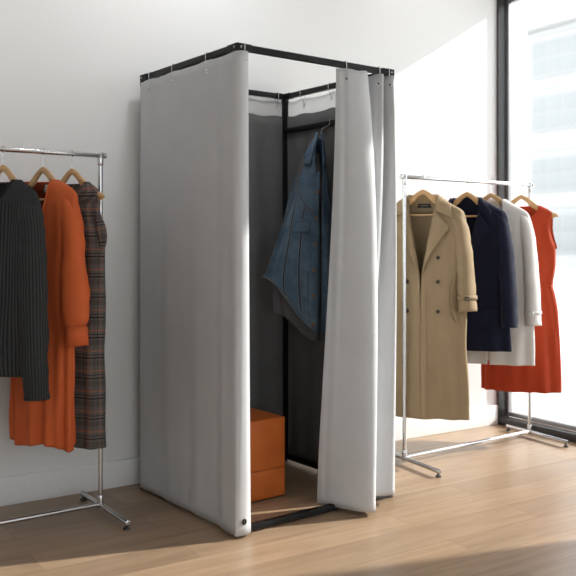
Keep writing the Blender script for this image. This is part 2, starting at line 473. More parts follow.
def make_curtain(name, label, fn, nu, nv, hooks, mat=M['curtain'], lining=None, thick=.003, lin_dir=1.0, lin_z=.955):
    """hooks: list of (u, rail point, rail direction)"""
    root = thing(name, label, 'curtain', BO, BA)
    cl = MB().grid((lambda u, v: fn(u, v * lin_z)) if lining is not None else fn, nu, nv).build('cloth_panel', mat, root, solid=thick)
    if lining is not None:
        def lf(u, v):
            u2 = .004 + .992 * u; v2 = .004 + v * (lin_z - .004)
            e = 1e-3
            du = fn(min(1, u2 + e), v2) - fn(max(0, u2 - e), v2)
            n = Vector((du.y, -du.x, 0)).normalized() * lin_dir
            return fn(u2, v2) + n * .009
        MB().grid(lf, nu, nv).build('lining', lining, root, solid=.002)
        def hf(u, v):
            v2 = lerp(lin_z - .006, .997, v); e = 1e-3
            du = fn(min(1, u + e), v2) - fn(max(0, u - e), v2)
            return fn(u, v2) + Vector((du.y, -du.x, 0)).normalized() * lin_dir * .003
        MB().grid(hf, nu, 6).build('header_band', M['header'], root, solid=.002)['label'] = 'header band along the top of the curtain, whitened as if lit'
    for (u, rc, al) in hooks:
        e = 1e-3
        gv = 1 - .045 / 1.93
        g = fn(u, gv); du = fn(min(1, u + e), gv) - fn(max(0, u - e), gv); n = Vector((du.y, -du.x, 0)).normalized()
        MB().torus(g, .0075, .0030, n, 20, 6).build('eyelet', M['wire'], root)
        MB().cyl(g - n * .0022, g + n * .0022, .0052, 14).build('eyelet_hole', M['rubber'], root)
        hook_mesh(rc, al, g).build('hook', M['wire'], root)
    return root
TOPZ = BH - T - .006
def sag(us, amt, base=TOPZ):
    us = sorted(us)
    def f(u):
        d = min(abs(u - q) for q in us)
        return base - amt * smooth01(d / .12)
    return f
# left-hand curtain: rear-left corner, along the side, round the front corner
o = -.013
topP = [(o, BD + .004), (o, .6), (o, .3), (o, .19), (-.011, .13), (-.019, .07), (-.024, .0), (-.012, -.027), (.008, -.033), (.028, -.027), (.040, -.012), (.042, .006)]
botP = [(o - .004, BD + .004), (o - .008, .6), (o - .008, .3), (o - .008, .19), (o - .008, .13), (o - .016, .07), (o - .024, -.024), (o - .018, -.040), (.002, -.046), (.022, -.042), (.038, -.034), (.044, -.018)]
midP = [(o - .004, BD + .004), (o - .004, .6), (o - .008, .3), (o - .004, .19), (-.012, .13), (-.024, .07), (-.030, -.008), (-.016, -.034), (.006, -.041), (.026, -.036), (.038, -.020), (.042, .0)]
def lw_(u, v):
    side = smooth01((.80 - u) / .1)
    return side * (.0028 * S(u * 23 + .8 * S(v * 3)) + .0014 * S(u * 47 + 2 * v)) * (1.1 - .3 * v)
hl = [.09, .31, .58]
LEN = BD + .10
def u_of_y(y): return (BD + .004 - y) / LEN
hooks_y = (.735, .515, .225)
hooks = [(u_of_y(y), (0, y, RZ), (0, 1, 0)) for y in hooks_y] + [(.958, (.022, 0, RZ), (1, 0, 0))]
fnL = curtain_surface(topP, botP, sag([h[0] for h in hooks], .006), .012, 180, 60, 1.0, lw_, midP)
cur_l = make_curtain('booth_curtain', 'pale grey curtain closing the long side of the booth nearest the plaid dress', fnL, 180, 60, hooks)
ge = fnL(.935, .028)
n_ = Vector((.35, -1, 0)).normalized()
MB().torus(ge + n_ * .004, .0085, .0045, n_, 22, 8).build('hem_eyelet', M['black'], cur_l)
MB().cyl(ge + n_ * .001, ge + n_ * .0045, .006, 14).build('eyelet_hole', M['rubber'], cur_l)

# drawn-back front curtain: one broad turned panel then two folds, bunched at the far front corner
topP = [(.528, .004), (.562, -.020), (.600, -.036), (.636, -.042), (.668, -.036), (.694, -.020), (.712, .004), (.724, .028), (.742, .030), (.756, -.004), (.776, -.036), (.796, -.008), (.804, .026), (.816, .026), (.826, -.008), (.840, -.036), (.852, -.016), (.852, .018)]
midP = [(.530, .016), (.552, -.030), (.585, -.078), (.622, -.118), (.660, -.142), (.694, -.136), (.716, -.104), (.726, -.056), (.736, -.024), (.752, -.044), (.772, -.072), (.786, -.044), (.794, -.014), (.808, -.030), (.824, -.062), (.840, -.076), (.854, -.052), (.854, -.010)]
botP = [(.482, .082), (.494, .030), (.514, -.040), (.538, -.105), (.566, -.152), (.600, -.166), (.628, -.140), (.644, -.085), (.656, -.030), (.672, -.032), (.690, -.052), (.710, -.064), (.730, -.074), (.748, -.084), (.768, -.092), (.786, -.094), (.804, -.080), (.818, -.040)]
def u_near(path, x, y):
    A = catmull([(p[0], p[1], 0) for p in path], 400)
    return min(range(400), key=lambda i: (A[i].x - x) ** 2 + (A[i].y - y) ** 2) / 399
def fw(u, v):
    return .0016 * S(u * 21 + 3 * v) * (1 - v) + .0025 * S(u * 60 + 7 * v) * math.exp(-((u - .06) / .05) ** 2)
uh = [u_near(topP, .568, -.023), u_near(topP, .766, -.022), u_near(topP, .834, -.024)]
hk = [(uh[0], (.572, 0, RZ), (1, 0, 0)), (uh[1], (.776, 0, RZ), (1, 0, 0)), (uh[2], (.836, 0, RZ), (1, 0, 0))]
fnF = curtain_surface(topP, botP, sag([0, uh[0], uh[0] + .2, uh[1], uh[2], 1.0], .008), lambda u: .022 + .022 * smooth01((u - .55) / .2), 260, 70, 1.35, fw, midP)
make_curtain('booth_curtain', 'pale grey curtain drawn open and gathered at the booth entrance', fnF, 260, 70, hk)

# side curtain by the right-hand rack and the rear curtain, both with a dark lining inside
o = BW + .017
topP = [(o, .012), (o + .004, .2), (o - .001, .4), (o + .004, .6), (o, .78), (o - .004, BD + .002)]
botP = [(o + .010, .012), (o + .004, .2), (o + .010, .4), (o + .002, .6), (o + .008, .78), (o, BD + .002)]
hs = [(1 - (BD - y) / BD, (BW, y, RZ), (0, 1, 0)) for y in (.20, .43, .66)]
fnR = curtain_surface(topP, botP, sag([h[0] for h in hs] + [0, 1], .008), .026, 80, 40, 1.0, lambda u, v: .004 * S(u * 34 + v))
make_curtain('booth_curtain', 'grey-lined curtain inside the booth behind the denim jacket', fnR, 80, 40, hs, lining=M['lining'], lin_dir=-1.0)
o = BD + .017
topP = [(.010, o), (.25, o + .003), (.5, o), (.7, o + .004), (BW + .004, o)]
hs = [(x / BW, (x, BD, RZ), (1, 0, 0)) for x in (.15, .37, .59, .80)]
fnB = curtain_surface(topP, topP, sag([h[0] for h in hs] + [0, 1], .008), .026, 80, 40, 1.0, lambda u, v: .004 * S(u * 34 + v))
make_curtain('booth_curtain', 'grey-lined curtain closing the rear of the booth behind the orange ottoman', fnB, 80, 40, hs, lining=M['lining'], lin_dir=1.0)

# ottoman ------------------------------------------------------------
OX, OY, OZ, OW = .272, .50, .375, .395
ot = thing('ottoman', 'orange leather cube ottoman inside the grey booth', 'ottoman', B2W((OX, OY)), BA)
def soft_box(sx, sy, z0, z1, r, puff):
    m = MB(); bm = bmesh.new(); bmesh.ops.create_cube(bm, size=1)
    bmesh.ops.scale(bm, vec=(sx, sy, z1 - z0), verts=bm.verts); bmesh.ops.translate(bm, vec=(0, 0, (z0 + z1) / 2), verts=bm.verts)
    bmesh.ops.bevel(bm, geom=list(bm.edges), offset=r, segments=4, profile=.5, affect='EDGES')
    bmesh.ops.subdivide_edges(bm, edges=[e for e in bm.edges if e.calc_length() > .06], cuts=9, use_grid_fill=True)
    for v_ in bm.verts:
        x, y, z = v_.co
        fx, fy = 1 - min(1, abs(x) / (sx / 2)) ** 2, 1 - min(1, abs(y) / (sy / 2)) ** 2
        fz = 1 - min(1, abs(z - (z0 + z1) / 2) / ((z1 - z0) / 2)) ** 2
        v_.co.x += math.copysign(puff * fy * fz, x) * (abs(x) > sx * .45)
        v_.co.y += math.copysign(puff * fx * fz, y) * (abs(y) > sy * .45)
        if z > z1 - r * .5: v_.co.z += puff * 1.6 * fx * fy
    bm.verts.index_update()
    m.add([v_.co for v_ in bm.verts], [[q.index for q in f.verts] for f in bm.faces]); bm.free(); return m
soft_box(OW, OW, .008, .1405, .005, .003).build('lower_body', M['leather'], ot)
soft_box(OW, OW, .1405, OZ, .006, .003).build('upper_body', M['leather'], ot)
def ring_path(h, rad, z):
    pts = []
    for cx_, cy_, a0 in ((h - rad, h - rad, 0), (-h + rad, h - rad, 90), (-h + rad, -h + rad, 180), (h - rad, -h + rad, 270)):
        for k in range(6):
            a = R(a0 + 90 * k / 5); pts.append((cx_ + rad * Co(a), cy_ + rad * S(a), z))
    return pts + [pts[0]]
MB().tube(ring_path(OW / 2 - .0002, .006, .1405), .0018, 8, False).build('seam', M['piping'], ot)
MB().tube(ring_path(OW / 2 - .003, .012, OZ - .004), .0035, 8, False).build('top_piping', M['leather'], ot)
for sx_ in (-1, 1):
    for sy_ in (-1, 1):
        MB().cyl((sx_ * .15, sy_ * .15, 0), (sx_ * .15, sy_ * .15, .010), .018, 16, .001).build('foot', M['rubber'], ot)

# ------------------------------------------------------------------ clothes racks
def rack(label, loc, rz, L, H, skew, footf, footb, r=.0105):
    k = thing('clothes_rack', label, 'clothes rack', loc, rz)
    ZB = .029
    MB().cyl((-.022, 0, H), (L + .022, 0, H), r, 20, .001).build('hanging_rail', M['chrome'], k)
    for x, s in ((0, -1), (L, 1)):
        MB().cyl((x, 0, ZB), (x, 0, H - r * .6), r, 20).build('upright', M['chrome'], k)
        MB().cyl((x, 0, H - .045), (x, 0, H + r + .002), r + .003, 20, .002).build('top_joint', M['chrome'], k)
        MB().cyl((x + s * .018, 0, H), (x + s * .026, 0, H), r + .003, 20, .002).build('end_cap', M['chrome'], k)
        MB().cyl((x, 0, ZB - .012), (x, 0, ZB + .045), r + .003, 20, .002).build('bottom_joint', M['chrome'], k)
        a = R(skew); d = Vector((S(a), Co(a), 0)) 
        p0 = Vector((x, 0, ZB)) - d * footf; p1 = Vector((x, 0, ZB)) + d * footb
        ft = MB().cyl(p0, p1, .0115, 20, .002).build('foot_bar', M['chrome'], k)
        for q in (p0 + d * .014, p1 - d * .014):
            m = MB(); m.cyl((q.x, q.y, .006), (q.x, q.y, ZB), .006, 12); m.cyl((q.x, q.y, 0), (q.x, q.y, .009), .015, 18, .003)
            m.build('rubber_foot', M['rubber'], ft)
    MB().cyl((.004, 0, ZB + .004), (L - .004, 0, ZB + .004), r * .95, 20).build('lower_rail', M['chrome'], k)
    return k
LA = R(2.1); LL = 1.30; LH = 1.577
LP = Vector((1.323, 3.574, 0)); LD = Vector((Co(LA), S(LA), 0)); L0 = LP - LD * LL
rack('chrome clothes rack holding the charcoal sweater, rust dress and plaid dress', L0, LA, LL, LH, 0, .295, .215)
RA = R(3.44); RL = 1.065; RH = 1.548
RP = Vector((2.991, 3.466, 0)); RD = Vector((Co(RA), S(RA), 0))
rack('chrome clothes rack holding the trench coat, navy coat and orange dress by the window', RP, RA, RL, RH, 9, .31, .20)

# ------------------------------------------------------------------ hangers
def make_hanger(label, loc, rz, HW=.215, drop=.062, rod_r=.0105, bar=True):
    """origin at the top of the wooden arch; rail centre `drop` above"""
    h = thing('coat_hanger', label, 'coat hanger', loc, rz, 'wooden coat hangers')
    ctr = curve1([(0, -.018), (.022, -.029), (.09, -.080), (.15, -.112), (HW, -.132)])
    hh = curve1([(0, .018), (.05, .021), (.12, .016), (HW, .010)])
    m = MB(); n = 33; ring = 10
    def fn(u, v):
        x = lerp(-HW, HW, v); ax = abs(x); c = ctr(ax); th = 2 * PI * u
        e = 1.0
        if HW - ax < .012: e = max(.25, math.sqrt(max(0, 1 - (1 - (HW - ax) / .012) ** 2)))
        k = 2.6
        cx_, sx_ = Co(th), S(th)
        yy = math.copysign(abs(cx_) ** (2 / k), cx_) * .0075 * e
        zz = math.copysign(abs(sx_) ** (2 / k), sx_) * hh(ax) * e
        dip = .008 * max(0, 1 - (ax / .05) ** 2) if sx_ < 0 else 0
        return Vector((x, yy - .06 * x * x, c + zz + dip))
    m.grid(fn, 20, 61, closed=True)
    ng = 20
    m.add([m.v[i] for i in range(ng)], [tuple(range(ng))]); m.add([m.v[60 * ng + i] for i in range(ng)], [tuple(range(ng))])
    m.build('wooden_arms', M['wood'], h)
    if bar:
        pts = [(-HW + .022, 0, -.122), (-HW + .020, 0, -.142), (HW - .020, 0, -.142), (HW - .022, 0, -.122)]
        MB().tube([(-HW + .020, -.002, -.140), (0, -.001, -.142), (HW - .020, -.002, -.140)], .0055, 10).build('trouser_bar', M['wood'], h)
    rr = rod_r + .0035
    pts = [(0, 0, -.012), (0, 0, .012)]
    for k in range(13):
        a = R(-95 + 255 * k / 12)
        pts.append((rr * Co(a), 0, drop + rr * S(a)))
    MB().tube(catmull(pts, 40), .0018, 8).build('hook', M['wire'], h)
    return h

# ------------------------------------------------------------------ garments
class Garment:
    """a hanging garment: x across the shoulders, -y front, z = 0 at the top of its hanger"""
    def __init__(self, name, label, cat, loc, rz, prof, ztop, zhem, gap=lambda z: 0, fold=(0, 9, 0), group=None, yoff=0.0, seed=0, hemfn=None, xpos=1):
        self.root = thing(name, label, cat, loc, rz, group)
        self.a = curve1([(p[0], p[1]) for p in prof]); self.b = curve1([(p[0], p[2]) for p in prof])
        self.zt, self.zh, self.gap, self.fold, self.yo, self.seed = ztop, zhem, gap, fold, yoff, seed
        self.hemfn = hemfn; self.xpos = xpos
    def disp(self, th, z):
        amp, k, start = self.fold
        f = smooth01((start - z) / max(.05, (start - self.zh))) if start != self.zh else 0
        q = self.seed
        w = S(k * th + q + 1.3 * S(2 * th + q)) * .6 + S(round(k * 1.7) * th + 2.1 * q + z * 2) * .4
        fine = noise.noise(Vector((S(th) * 3 + q * 7, Co(th) * 3, z * 4.5))) * .010
        return amp * f * w + fine * smooth01((self.zt - .05 - z) / .1)
    def pt(self, th, z, off=0.0):
        a, b = self.a(z), self.b(z)
        d = self.disp(th, z) + off
        s, c = S(th), Co(th)
        nx, ny = s * b, -c * a
        l = math.hypot(nx, ny) or 1
        return Vector((a * s + nx / l * d, -b * c + ny / l * d + self.yo, z))
    def front(self, x, z, off=.004):
        a = self.a(z); th = math.asin(max(-.999, min(.999, x / a)))
        return self.wpt(th, z, off)
    def wpt(self, th, z, off=0.0):
        p = self.pt(th, z, off)
        v = (z - self.zh) / (self.zt - self.zh)
        if self.hemfn and v < .5: p.z += self.hemfn(th) * (1 - max(v, 0) / .5) ** 2
        if p.x > 0 and self.xpos != 1: p.x *= self.xpos
        return p
    def body(self, mat, nu=150, nv=90, thick=.0035, name='body'):
        zt, zh = self.zt, self.zh
        def fn(u, v):
            w = 1 - (1 - v) ** 1.0
            # denser rows near the shoulders
            vv = v if v < .7 else v
            z = lerp(zh, zt, vv)
            z0 = z
            g = max(0.0, self.gap(z))
            th0 = math.asin(min(.999, g / self.a(z)))
            th = lerp(th0, 2 * PI - th0, u)
            return self.wpt(th, z)
        def uv(u, v):
            z = lerp(zh, zt, v); return (u * 1.05, z)
        return MB().grid(fn, nu, nv, uv=uv).build(name, mat, self.root, solid=thick, merge=1e-5)
    def sleeve(self, mat, pts, ra, rb, name='sleeve', twist=0, n=28, m=46, thick=.003, wr=.004, seed=0):
        P = catmull([(p[0], p[1] + self.yo, p[2]) for p in pts], m)
        fa, fb = curve1(ra), curve1(rb)
        mb = MB()
        mb.tube(P, fa, n, False, ry=fb, up=(S(R(twist)), Co(R(twist)), 0), uvs=True)
        out = []
        for i, q in enumerate(mb.v):
            s = (i // n) / (m - 1); c = P[i // n]; q = Vector(q); d = (q - c)
            k = noise.noise(Vector((q.x * 9 + seed, q.y * 9, q.z * 14))) + .5 * noise.noise(Vector((q.x * 22, q.y * 22 + seed, q.z * 30)))
            out.append(tuple(q + d.normalized() * (wr * k)))
        mb.v = out
        return mb.build(name, mat, self.root, solid=thick), P
    def patch(self, name, mat, quad, off=.006, nu=12, nv=12, thick=.003, parent=None, curl=None, label=None):
        """four (x,z) corners: bottom-left, bottom-right, top-right, top-left laid on the front"""
        A, B, C_, D = quad
        def fn(u, v):
            x = lerp(lerp(A[0], B[0], u), lerp(D[0], C_[0], u), v); z = lerp(lerp(A[1], B[1], u), lerp(D[1], C_[1], u), v)
            return self.front(x, z, off + (curl(u, v) if curl else 0))
        o = MB().grid(fn, nu, nv, uv=lambda u, v: (u * .1, v * .1)).build(name, mat, parent or self.root, solid=thick)
        if label: o['label'] = label
        return o
    def button(self, x, z, mat, r=.010, off=.007, name='button'):
        p = self.front(x, z, off); q = self.front(x, z, off + .01); d = (q - p).normalized()
        m = MB().cyl(p, p + d * .004, r, 18, .0012)
        m.torus(p + d * .004, r * .72, r * .14, d, 18, 6)
        return m.build(name, mat, self.root)
    def line(self, name, mat, pts, off=.006, r=.0012, parent=None, n=24):
        P = catmull([(p[0], p[1], 0) for p in pts], n)
        return MB().tube([self.front(p.x, p.y, off) for p in P], r, 6).build(name, mat, parent or self.root)

def on_rail(P0, D, s, z): q = P0 + D * s; return (q.x, q.y, z)
AXR, AXL = R(-57), R(-70)
AXT = R(-52)
RZH, LZH = RH - .062, LH - .062

# positions of the hangers along each rail
sT, sN, sG, sO = .141, .497, .706, .985
hT, hN, hG, hO = [on_rail(RP, RD, s, RZH) for s in (sT, sN, sG, sO)]
sC, sR, sP = .874, 1.042, 1.170
hC, hR, hP = [on_rail(L0, LD, s, LZH) for s in (sC, sR, sP)]
make_hanger('wooden hanger with the khaki trench coat on it', hT, AXT)
make_hanger('wooden hanger with the navy coat on it', hN, AXR)
make_hanger('wooden hanger with the light grey coat on it', hG, AXR)
make_hanger('wooden hanger with the orange-red sleeveless dress on it', hO, AXR + R(4))
make_hanger('wooden hanger with the charcoal knitted sweater on it', hC, AXL)
make_hanger('wooden hanger with the rust long-sleeved dress on it', hR, AXL)
make_hanger('wooden hanger with the plaid sleeveless dress on it', hP, AXL)

def mirror(pts, s): return [(s * p[0],) + tuple(p[1:]) for p in pts]

def collar_back(g, mat, w, z0, z1, yb, name='collar'):
    """stand collar round the back of the neck, folded down at its top"""
    def fn(u, v):
        th = lerp(-PI * .62, PI * .62, u)
        x = w * S(th) * (1 + .10 * v); y = yb * Co(th) * (1 + .2 * v) + g.yo
        return Vector((x, y, lerp(z0, z1, v) - .022 * (1 - Co(th))))
    return MB().grid(fn, 40, 6).build(name, mat, g.root, solid=.005)

# --- khaki trench coat
prof = [(-1.25, .240, .085), (-.9, .236, .080), (-.55, .232, .072), (-.30, .232, .070), (-.17, .230, .060), (-.125, .218, .050), (-.09, .165, .046), (-.055, .105, .046), (-.030, .078, .046)]
gapT = curve1([(-1.25, .0004), (-.62, .0006), (-.50, .004), (-.30, .034), (-.15, .062), (-.06, .074), (-.03, .070)])
g = Garment('trench_coat', 'long khaki double-breasted trench coat on the rack beside the booth', 'coat', hT, AXT, prof, -.030, -1.245, gapT, (.022, 6, -.30), seed=1.3)
g.body(M['tan'])
for s in (-1, 1):
    sl, P = g.sleeve(M['tan'], mirror([(.160, 0, -.128), (.196, -.002, -.19), (.222, -.006, -.34), (.236, -.014, -.52), (.246, -.024, -.665)], s),
             [(0, .028), (.12, .038), (.45, .040), (.85, .041), (1, .044)], [(0, .030), (.12, .048), (.5, .060), (1, .062)], seed=s * 3, twist=s * 26)
    q = P[-7]; q2 = P[-5]
    d = (q2 - q).normalized()
    st = MB(); st.tube([q - d * .012, q + d * .012], .046, 28, False, ry=.065, up=(s * S(R(26)), Co(R(26)), 0)); st.build('cuff_strap', M['tan'], sl, solid=.004)
    bk = MB(); c = q + Vector((s * .008, -.066, 0)); bk.torus(c, .013, .003, (0, 1, 0), 4, 6); bk.build('buckle', M['button_dark'], sl)
    # lapels
    lap = [(s * .006, -.47), (s * .050, -.36), (s * .150, -.215), (s * .074, -.115)]
    g.patch('lapel', M['tan'], lap, .009, 16, 16, .004, curl=lambda u, v: .006 * S(u * PI) + .006 * u)
    col = [(s * .079, -.118), (s * .150, -.198), (s * .158, -.125), (s * .062, -.020)]
    g.patch('collar_leaf', M['tan'], [(s * .080, -.122), (s * .162, -.160), (s * .150, -.088), (s * .074, -.032)], .013, 14, 14, .005, curl=lambda u, v: .005 * S(v * PI))
collar_back(g, M['tan'], .076, -.062, -.022, .050)
bl = MB().grid(lambda u, v: g.pt(lerp(PI - .8, PI + .8, u), lerp(-.135, -.045, v), -.006), 12, 6).build('neck_facing', M['tan_in'], g.root, solid=.001)
bl = MB().grid(lambda u, v: g.pt(lerp(PI + .22, PI - .22, u), lerp(-.100, -.078, v), -.010), 10, 4).build('neck_label', M['label_black'], g.root, solid=.001)
bl['label'] = 'black woven neck label with pale lettering'
m = MB()
for i_, w_ in enumerate((.6, 1, .8, .9, .7, 1, .6)):
    th = PI + .13 - i_ * .043
    p = g.pt(th, -.089, -.0135); m.box(p, (.0022 * w_, .001, .004))
m.build('label_lettering', M['label_white'], bl)
for x, z in ((-.075, -.505), (-.075, -.665), (.092, -.375), (.092, -.505), (.092, -.665)):
    g.button(x, z, M['button_dark'], .0125 if x < 0 else .010, .010)
# belt loop hanging down at the side
pts = [g.pt(R(52), -.46, .004), g.pt(R(46), -.53, .012), g.pt(R(44), -.60, .014), g.pt(R(48), -.67, .012), g.pt(R(55), -.72, .004)]
MB().tube(catmull(pts, 20), .003, 10, ry=.010).build('belt', M['tan'], g.root)
g.line('stitch_line', M['tan_in'], [(.03, -.55), (.035, -.9), (.04, -1.23)], .004, .0010)

# --- navy coat
prof = [(-.91, .240, .075), (-.6, .232, .072), (-.30, .228, .068), (-.17, .226, .060), (-.125, .214, .050), (-.09, .165, .046), (-.055, .105, .046), (-.035, .080, .046)]
gapN = curve1([(-.91, .006), (-.52, .002), (-.44, .004), (-.25, .044), (-.12, .070), (-.035, .070)])
g = Garment('navy_coat', 'dark navy wool coat between the trench coat and the light grey coat', 'coat', hN, AXR, prof, -.035, -.905, gapN, (.008, 5, -.5), seed=2.1)
g.body(M['navy'])
for s in (-1, 1):
    g.sleeve(M['navy'], mirror([(.158, 0, -.128), (.194, -.002, -.19), (.220, -.006, -.34), (.236, -.014, -.56), (.246, -.024, -.77)], s),
             [(0, .028), (.12, .038), (.45, .039), (1, .040)], [(0, .030), (.12, .046), (.5, .056), (1, .057)], seed=s * 5, twist=s * 20)
    g.patch('lapel', M['navy'], [(s * .006, -.44), (s * .046, -.35), (s * .140, -.22), (s * .076, -.120)], .009, 16, 16, .004, curl=lambda u, v: .006 * S(u * PI) + .006 * u)
    g.patch('collar_leaf', M['navy'], [(s * .076, -.114), (s * .138, -.170), (s * .144, -.115), (s * .075, -.034)], .013, 14, 14, .005, curl=lambda u, v: .005 * S(v * PI))
    g.patch('pocket_flap', M['navy'], [(s * .075, -.66), (s * .180, -.65), (s * .180, -.60), (s * .075, -.61)], .006, 8, 5, .004)
collar_back(g, M['navy'], .078, -.065, -.024, .050)
g.button(.040, -.50, M['button_navy'], .012, .009); g.button(.040, -.62, M['button_navy'], .012, .009)

# --- light grey coat
prof = [(-1.0, .246, .085), (-.6, .236, .076), (-.30, .228, .068), (-.17, .226, .060), (-.125, .212, .050), (-.09, .165, .046), (-.055, .105, .046), (-.035, .080, .046)]
g = Garment('grey_coat', 'light grey coat hanging between the navy coat and the orange-red dress', 'coat', hG, AXR, prof, -.040, -1.0, gapN, (.010, 6, -.5), seed=4.4)
g.body(M['grey'])
for s in (-1, 1):
    sl, P = g.sleeve(M['grey'], mirror([(.158, 0, -.128), (.194, -.002, -.19), (.220, -.006, -.34), (.236, -.014, -.56), (.246, -.024, -.77)], s),
             [(0, .028), (.12, .038), (.45, .039), (1, .040)], [(0, .030), (.12, .046), (.5, .056), (1, .057)], seed=s * 7, twist=s * 20)
    q, q2 = P[-6], P[-4]; d = (q2 - q).normalized()
    MB().tube([q - d * .010, q + d * .010], .043, 28, False, ry=.060, up=(s * S(R(20)), Co(R(20)), 0)).build('cuff_strap', M['grey'], sl, solid=.004)
    MB().torus(q + Vector((0, -.061, 0)), .010, .0025, (0, 1, 0), 16, 6).build('buckle', M['wire'], sl)
    g.patch('lapel', M['grey'], [(s * .006, -.44), (s * .046, -.35), (s * .130, -.22), (s * .076, -.120)], .009, 14, 14, .004, curl=lambda u, v: .006 * S(u * PI) + .006 * u)
collar_back(g, M['grey'], .078, -.065, -.034, .050)

# --- orange-red sleeveless dress
prof = [(-1.19, .232, .085), (-.95, .225, .082), (-.70, .206, .066), (-.585, .184, .050), (-.555, .176, .044), (-.53, .180, .048), (-.42, .198, .058), (-.33, .202, .056), (-.27, .186, .048), (-.20, .172, .042), (-.145, .172, .038), (-.115, .180, .034), (-.085, .140, .034), (-.070, .112, .034)]
gapO = curve1([(-1.2, 0), (-.150, 0), (-.146, .03), (-.125, .078), (-.09, .098), (-.07, .102)])
g = Garment('sleeveless_dress', 'orange-red sleeveless dress with gathered waist beside the window', 'dress', hO, AXR + R(4), prof, -.070, -1.19, gapO, (.016, 9, -.25), seed=3.3, yoff=-.004)
g.body(M['red'], nu=180)
def ring_at(g, z, off, r, name, mat, ry=None):
    P = [g.pt(2 * PI * k / 72, z, off) for k in range(73)]
    return MB().tube(P, r, 8, False, ry=ry).build(name, mat, g.root)
ring_at(g, -.555, .001, .004, 'waist_elastic', M['red'], .010)
P = [g.pt(math.asin(min(.999, gapO(z) / g.a(z))), z, .001) for z in [lerp(-.15, -.070, k / 20) for k in range(21)]]
Pm = [Vector((-p.x, p.y, p.z)) for p in P]
MB().tube(list(reversed(Pm)) + P, .003, 8).build('neckline_binding', M['red'], g.root)
for s in (-1, 1):
    pts = []
    for k in range(21):
        z = lerp(-.115, -.33, k / 20); pts.append(g.pt(s * R(90), z, .001))
    MB().tube(pts, .010, 10, ry=.0025, up=(0, 1, 0)).build('armhole_binding', M['red'], g.root)

# --- charcoal ribbed sweater
prof = [(-.87, .220, .080), (-.80, .224, .088), (-.5, .222, .080), (-.28, .222, .072), (-.17, .230, .068), (-.125, .214, .054), (-.10, .170, .050), (-.080, .128, .048), (-.070, .110, .046)]
gapC = curve1([(-.9, 0), (-.160, 0), (-.156, .03), (-.135, .075), (-.095, .100), (-.07, .104)])
g = Garment('knitted_sweater', 'charcoal ribbed knitted sweater at the open end of the rack', 'sweater', hC, AXL, prof, -.070, -.86, gapC, (.010, 5, -.35), seed=5.5)
g.body(M['knit'])
for s in (-1, 1):
    g.sleeve(M['knit'], mirror([(.160, 0, -.135), (.190, -.002, -.20), (.206, -.004, -.36), (.222, -.010, -.62), (.244, -.016, -.945)], s),
             [(0, .032), (.10, .048), (.4, .056), (.8, .052), (1, .052)], [(0, .032), (.12, .048), (.5, .050), (1, .046)], wr=.007, seed=s * 2)
P = [g.pt(math.asin(min(.999, gapC(z) / g.a(z))), z, .002) for z in [lerp(-.160, -.072, k / 20) for k in range(21)]]
Pm = [Vector((-p.x, p.y, p.z)) for p in P]
MB().tube(list(reversed(Pm)) + P, .006, 10, uvs=True).build('neckband', M['knit'], g.root)

# --- rust long-sleeved dress
prof = [(-1.18, .178, .064), (-.95, .182, .064), (-.70, .188, .062), (-.45, .198, .064), (-.30, .208, .064), (-.18, .216, .058), (-.135, .218, .048), (-.108, .196, .044), (-.085, .150, .042), (-.066, .108, .042), (-.062, .094, .042)]
gapR = curve1([(-1.2, 0), (-.66, 0), (-.60, .014), (-.30, .072), (-.20, .078), (-.13, .084), (-.08, .086), (-.06, .088)])
g = Garment('long_sleeved_dress', 'rust orange V-neck dress with long gathered sleeves beside the plaid dress', 'dress', hR, AXL, prof, -.062, -1.175, gapR, (.016, 9, -.35), seed=.6,
            hemfn=lambda th: .012 * S(3 * th))
g.body(M['rust'], nu=180)
for s in (-1, 1):
    sl, P = g.sleeve(M['rust'], mirror([(.148, 0, -.135), (.184, -.002, -.20), (.212, -.008, -.36), (.236, -.018, -.52), (.258, -.030, -.670)], s),
             [(0, .030), (.12, .042), (.45, .048), (.82, .062), (.94, .058), (1, .040)], [(0, .030), (.12, .042), (.5, .044), (.82, .052), (1, .036)], wr=.007, seed=s * 4)
    e = P[-1]; d = (P[-1] - P[-3]).normalized()
    MB().tube([e - d * .004, e + d * .03, e + d * .072], lambda q: .045 + .004 * q, 26, False, ry=lambda q: .040 + .003 * q, up=(0, 1, 0)).build('cuff', M['rust'], sl, solid=.004)
    P2 = [g.pt(s * math.asin(min(.999, gapR(z) / g.a(z))), z, .002) for z in [lerp(-.64, -.064, k / 20) for k in range(21)]]
    MB().tube(P2, .0045, 8).build('neckline_binding', M['rust'], g.root)
MB().grid(lambda u, v: g.pt(lerp(PI - 1.1, PI + 1.1, u), lerp(-.70, -.066, v), -.006), 14, 20).build('shaded_back_facing', M['rust_shaded'], g.root, solid=.001)  # dark sheet that paints shade behind the open front
nl = MB().grid(lambda u, v: g.pt(lerp(PI + .2, PI - .2, u), lerp(-.108, -.076, v), -.010), 8, 4).build('neck_label', M['label_white'], g.root, solid=.001)
nl['label'] = 'small cream neck label with a dark mark'
p = g.pt(PI, -.092, -.0125)
mk = MB().torus(p, .005, .0017, (0, 1, 0), 16, 6); mk.box(p, (.003, .001, .009)); mk.build('label_mark', M['label_black'], nl)

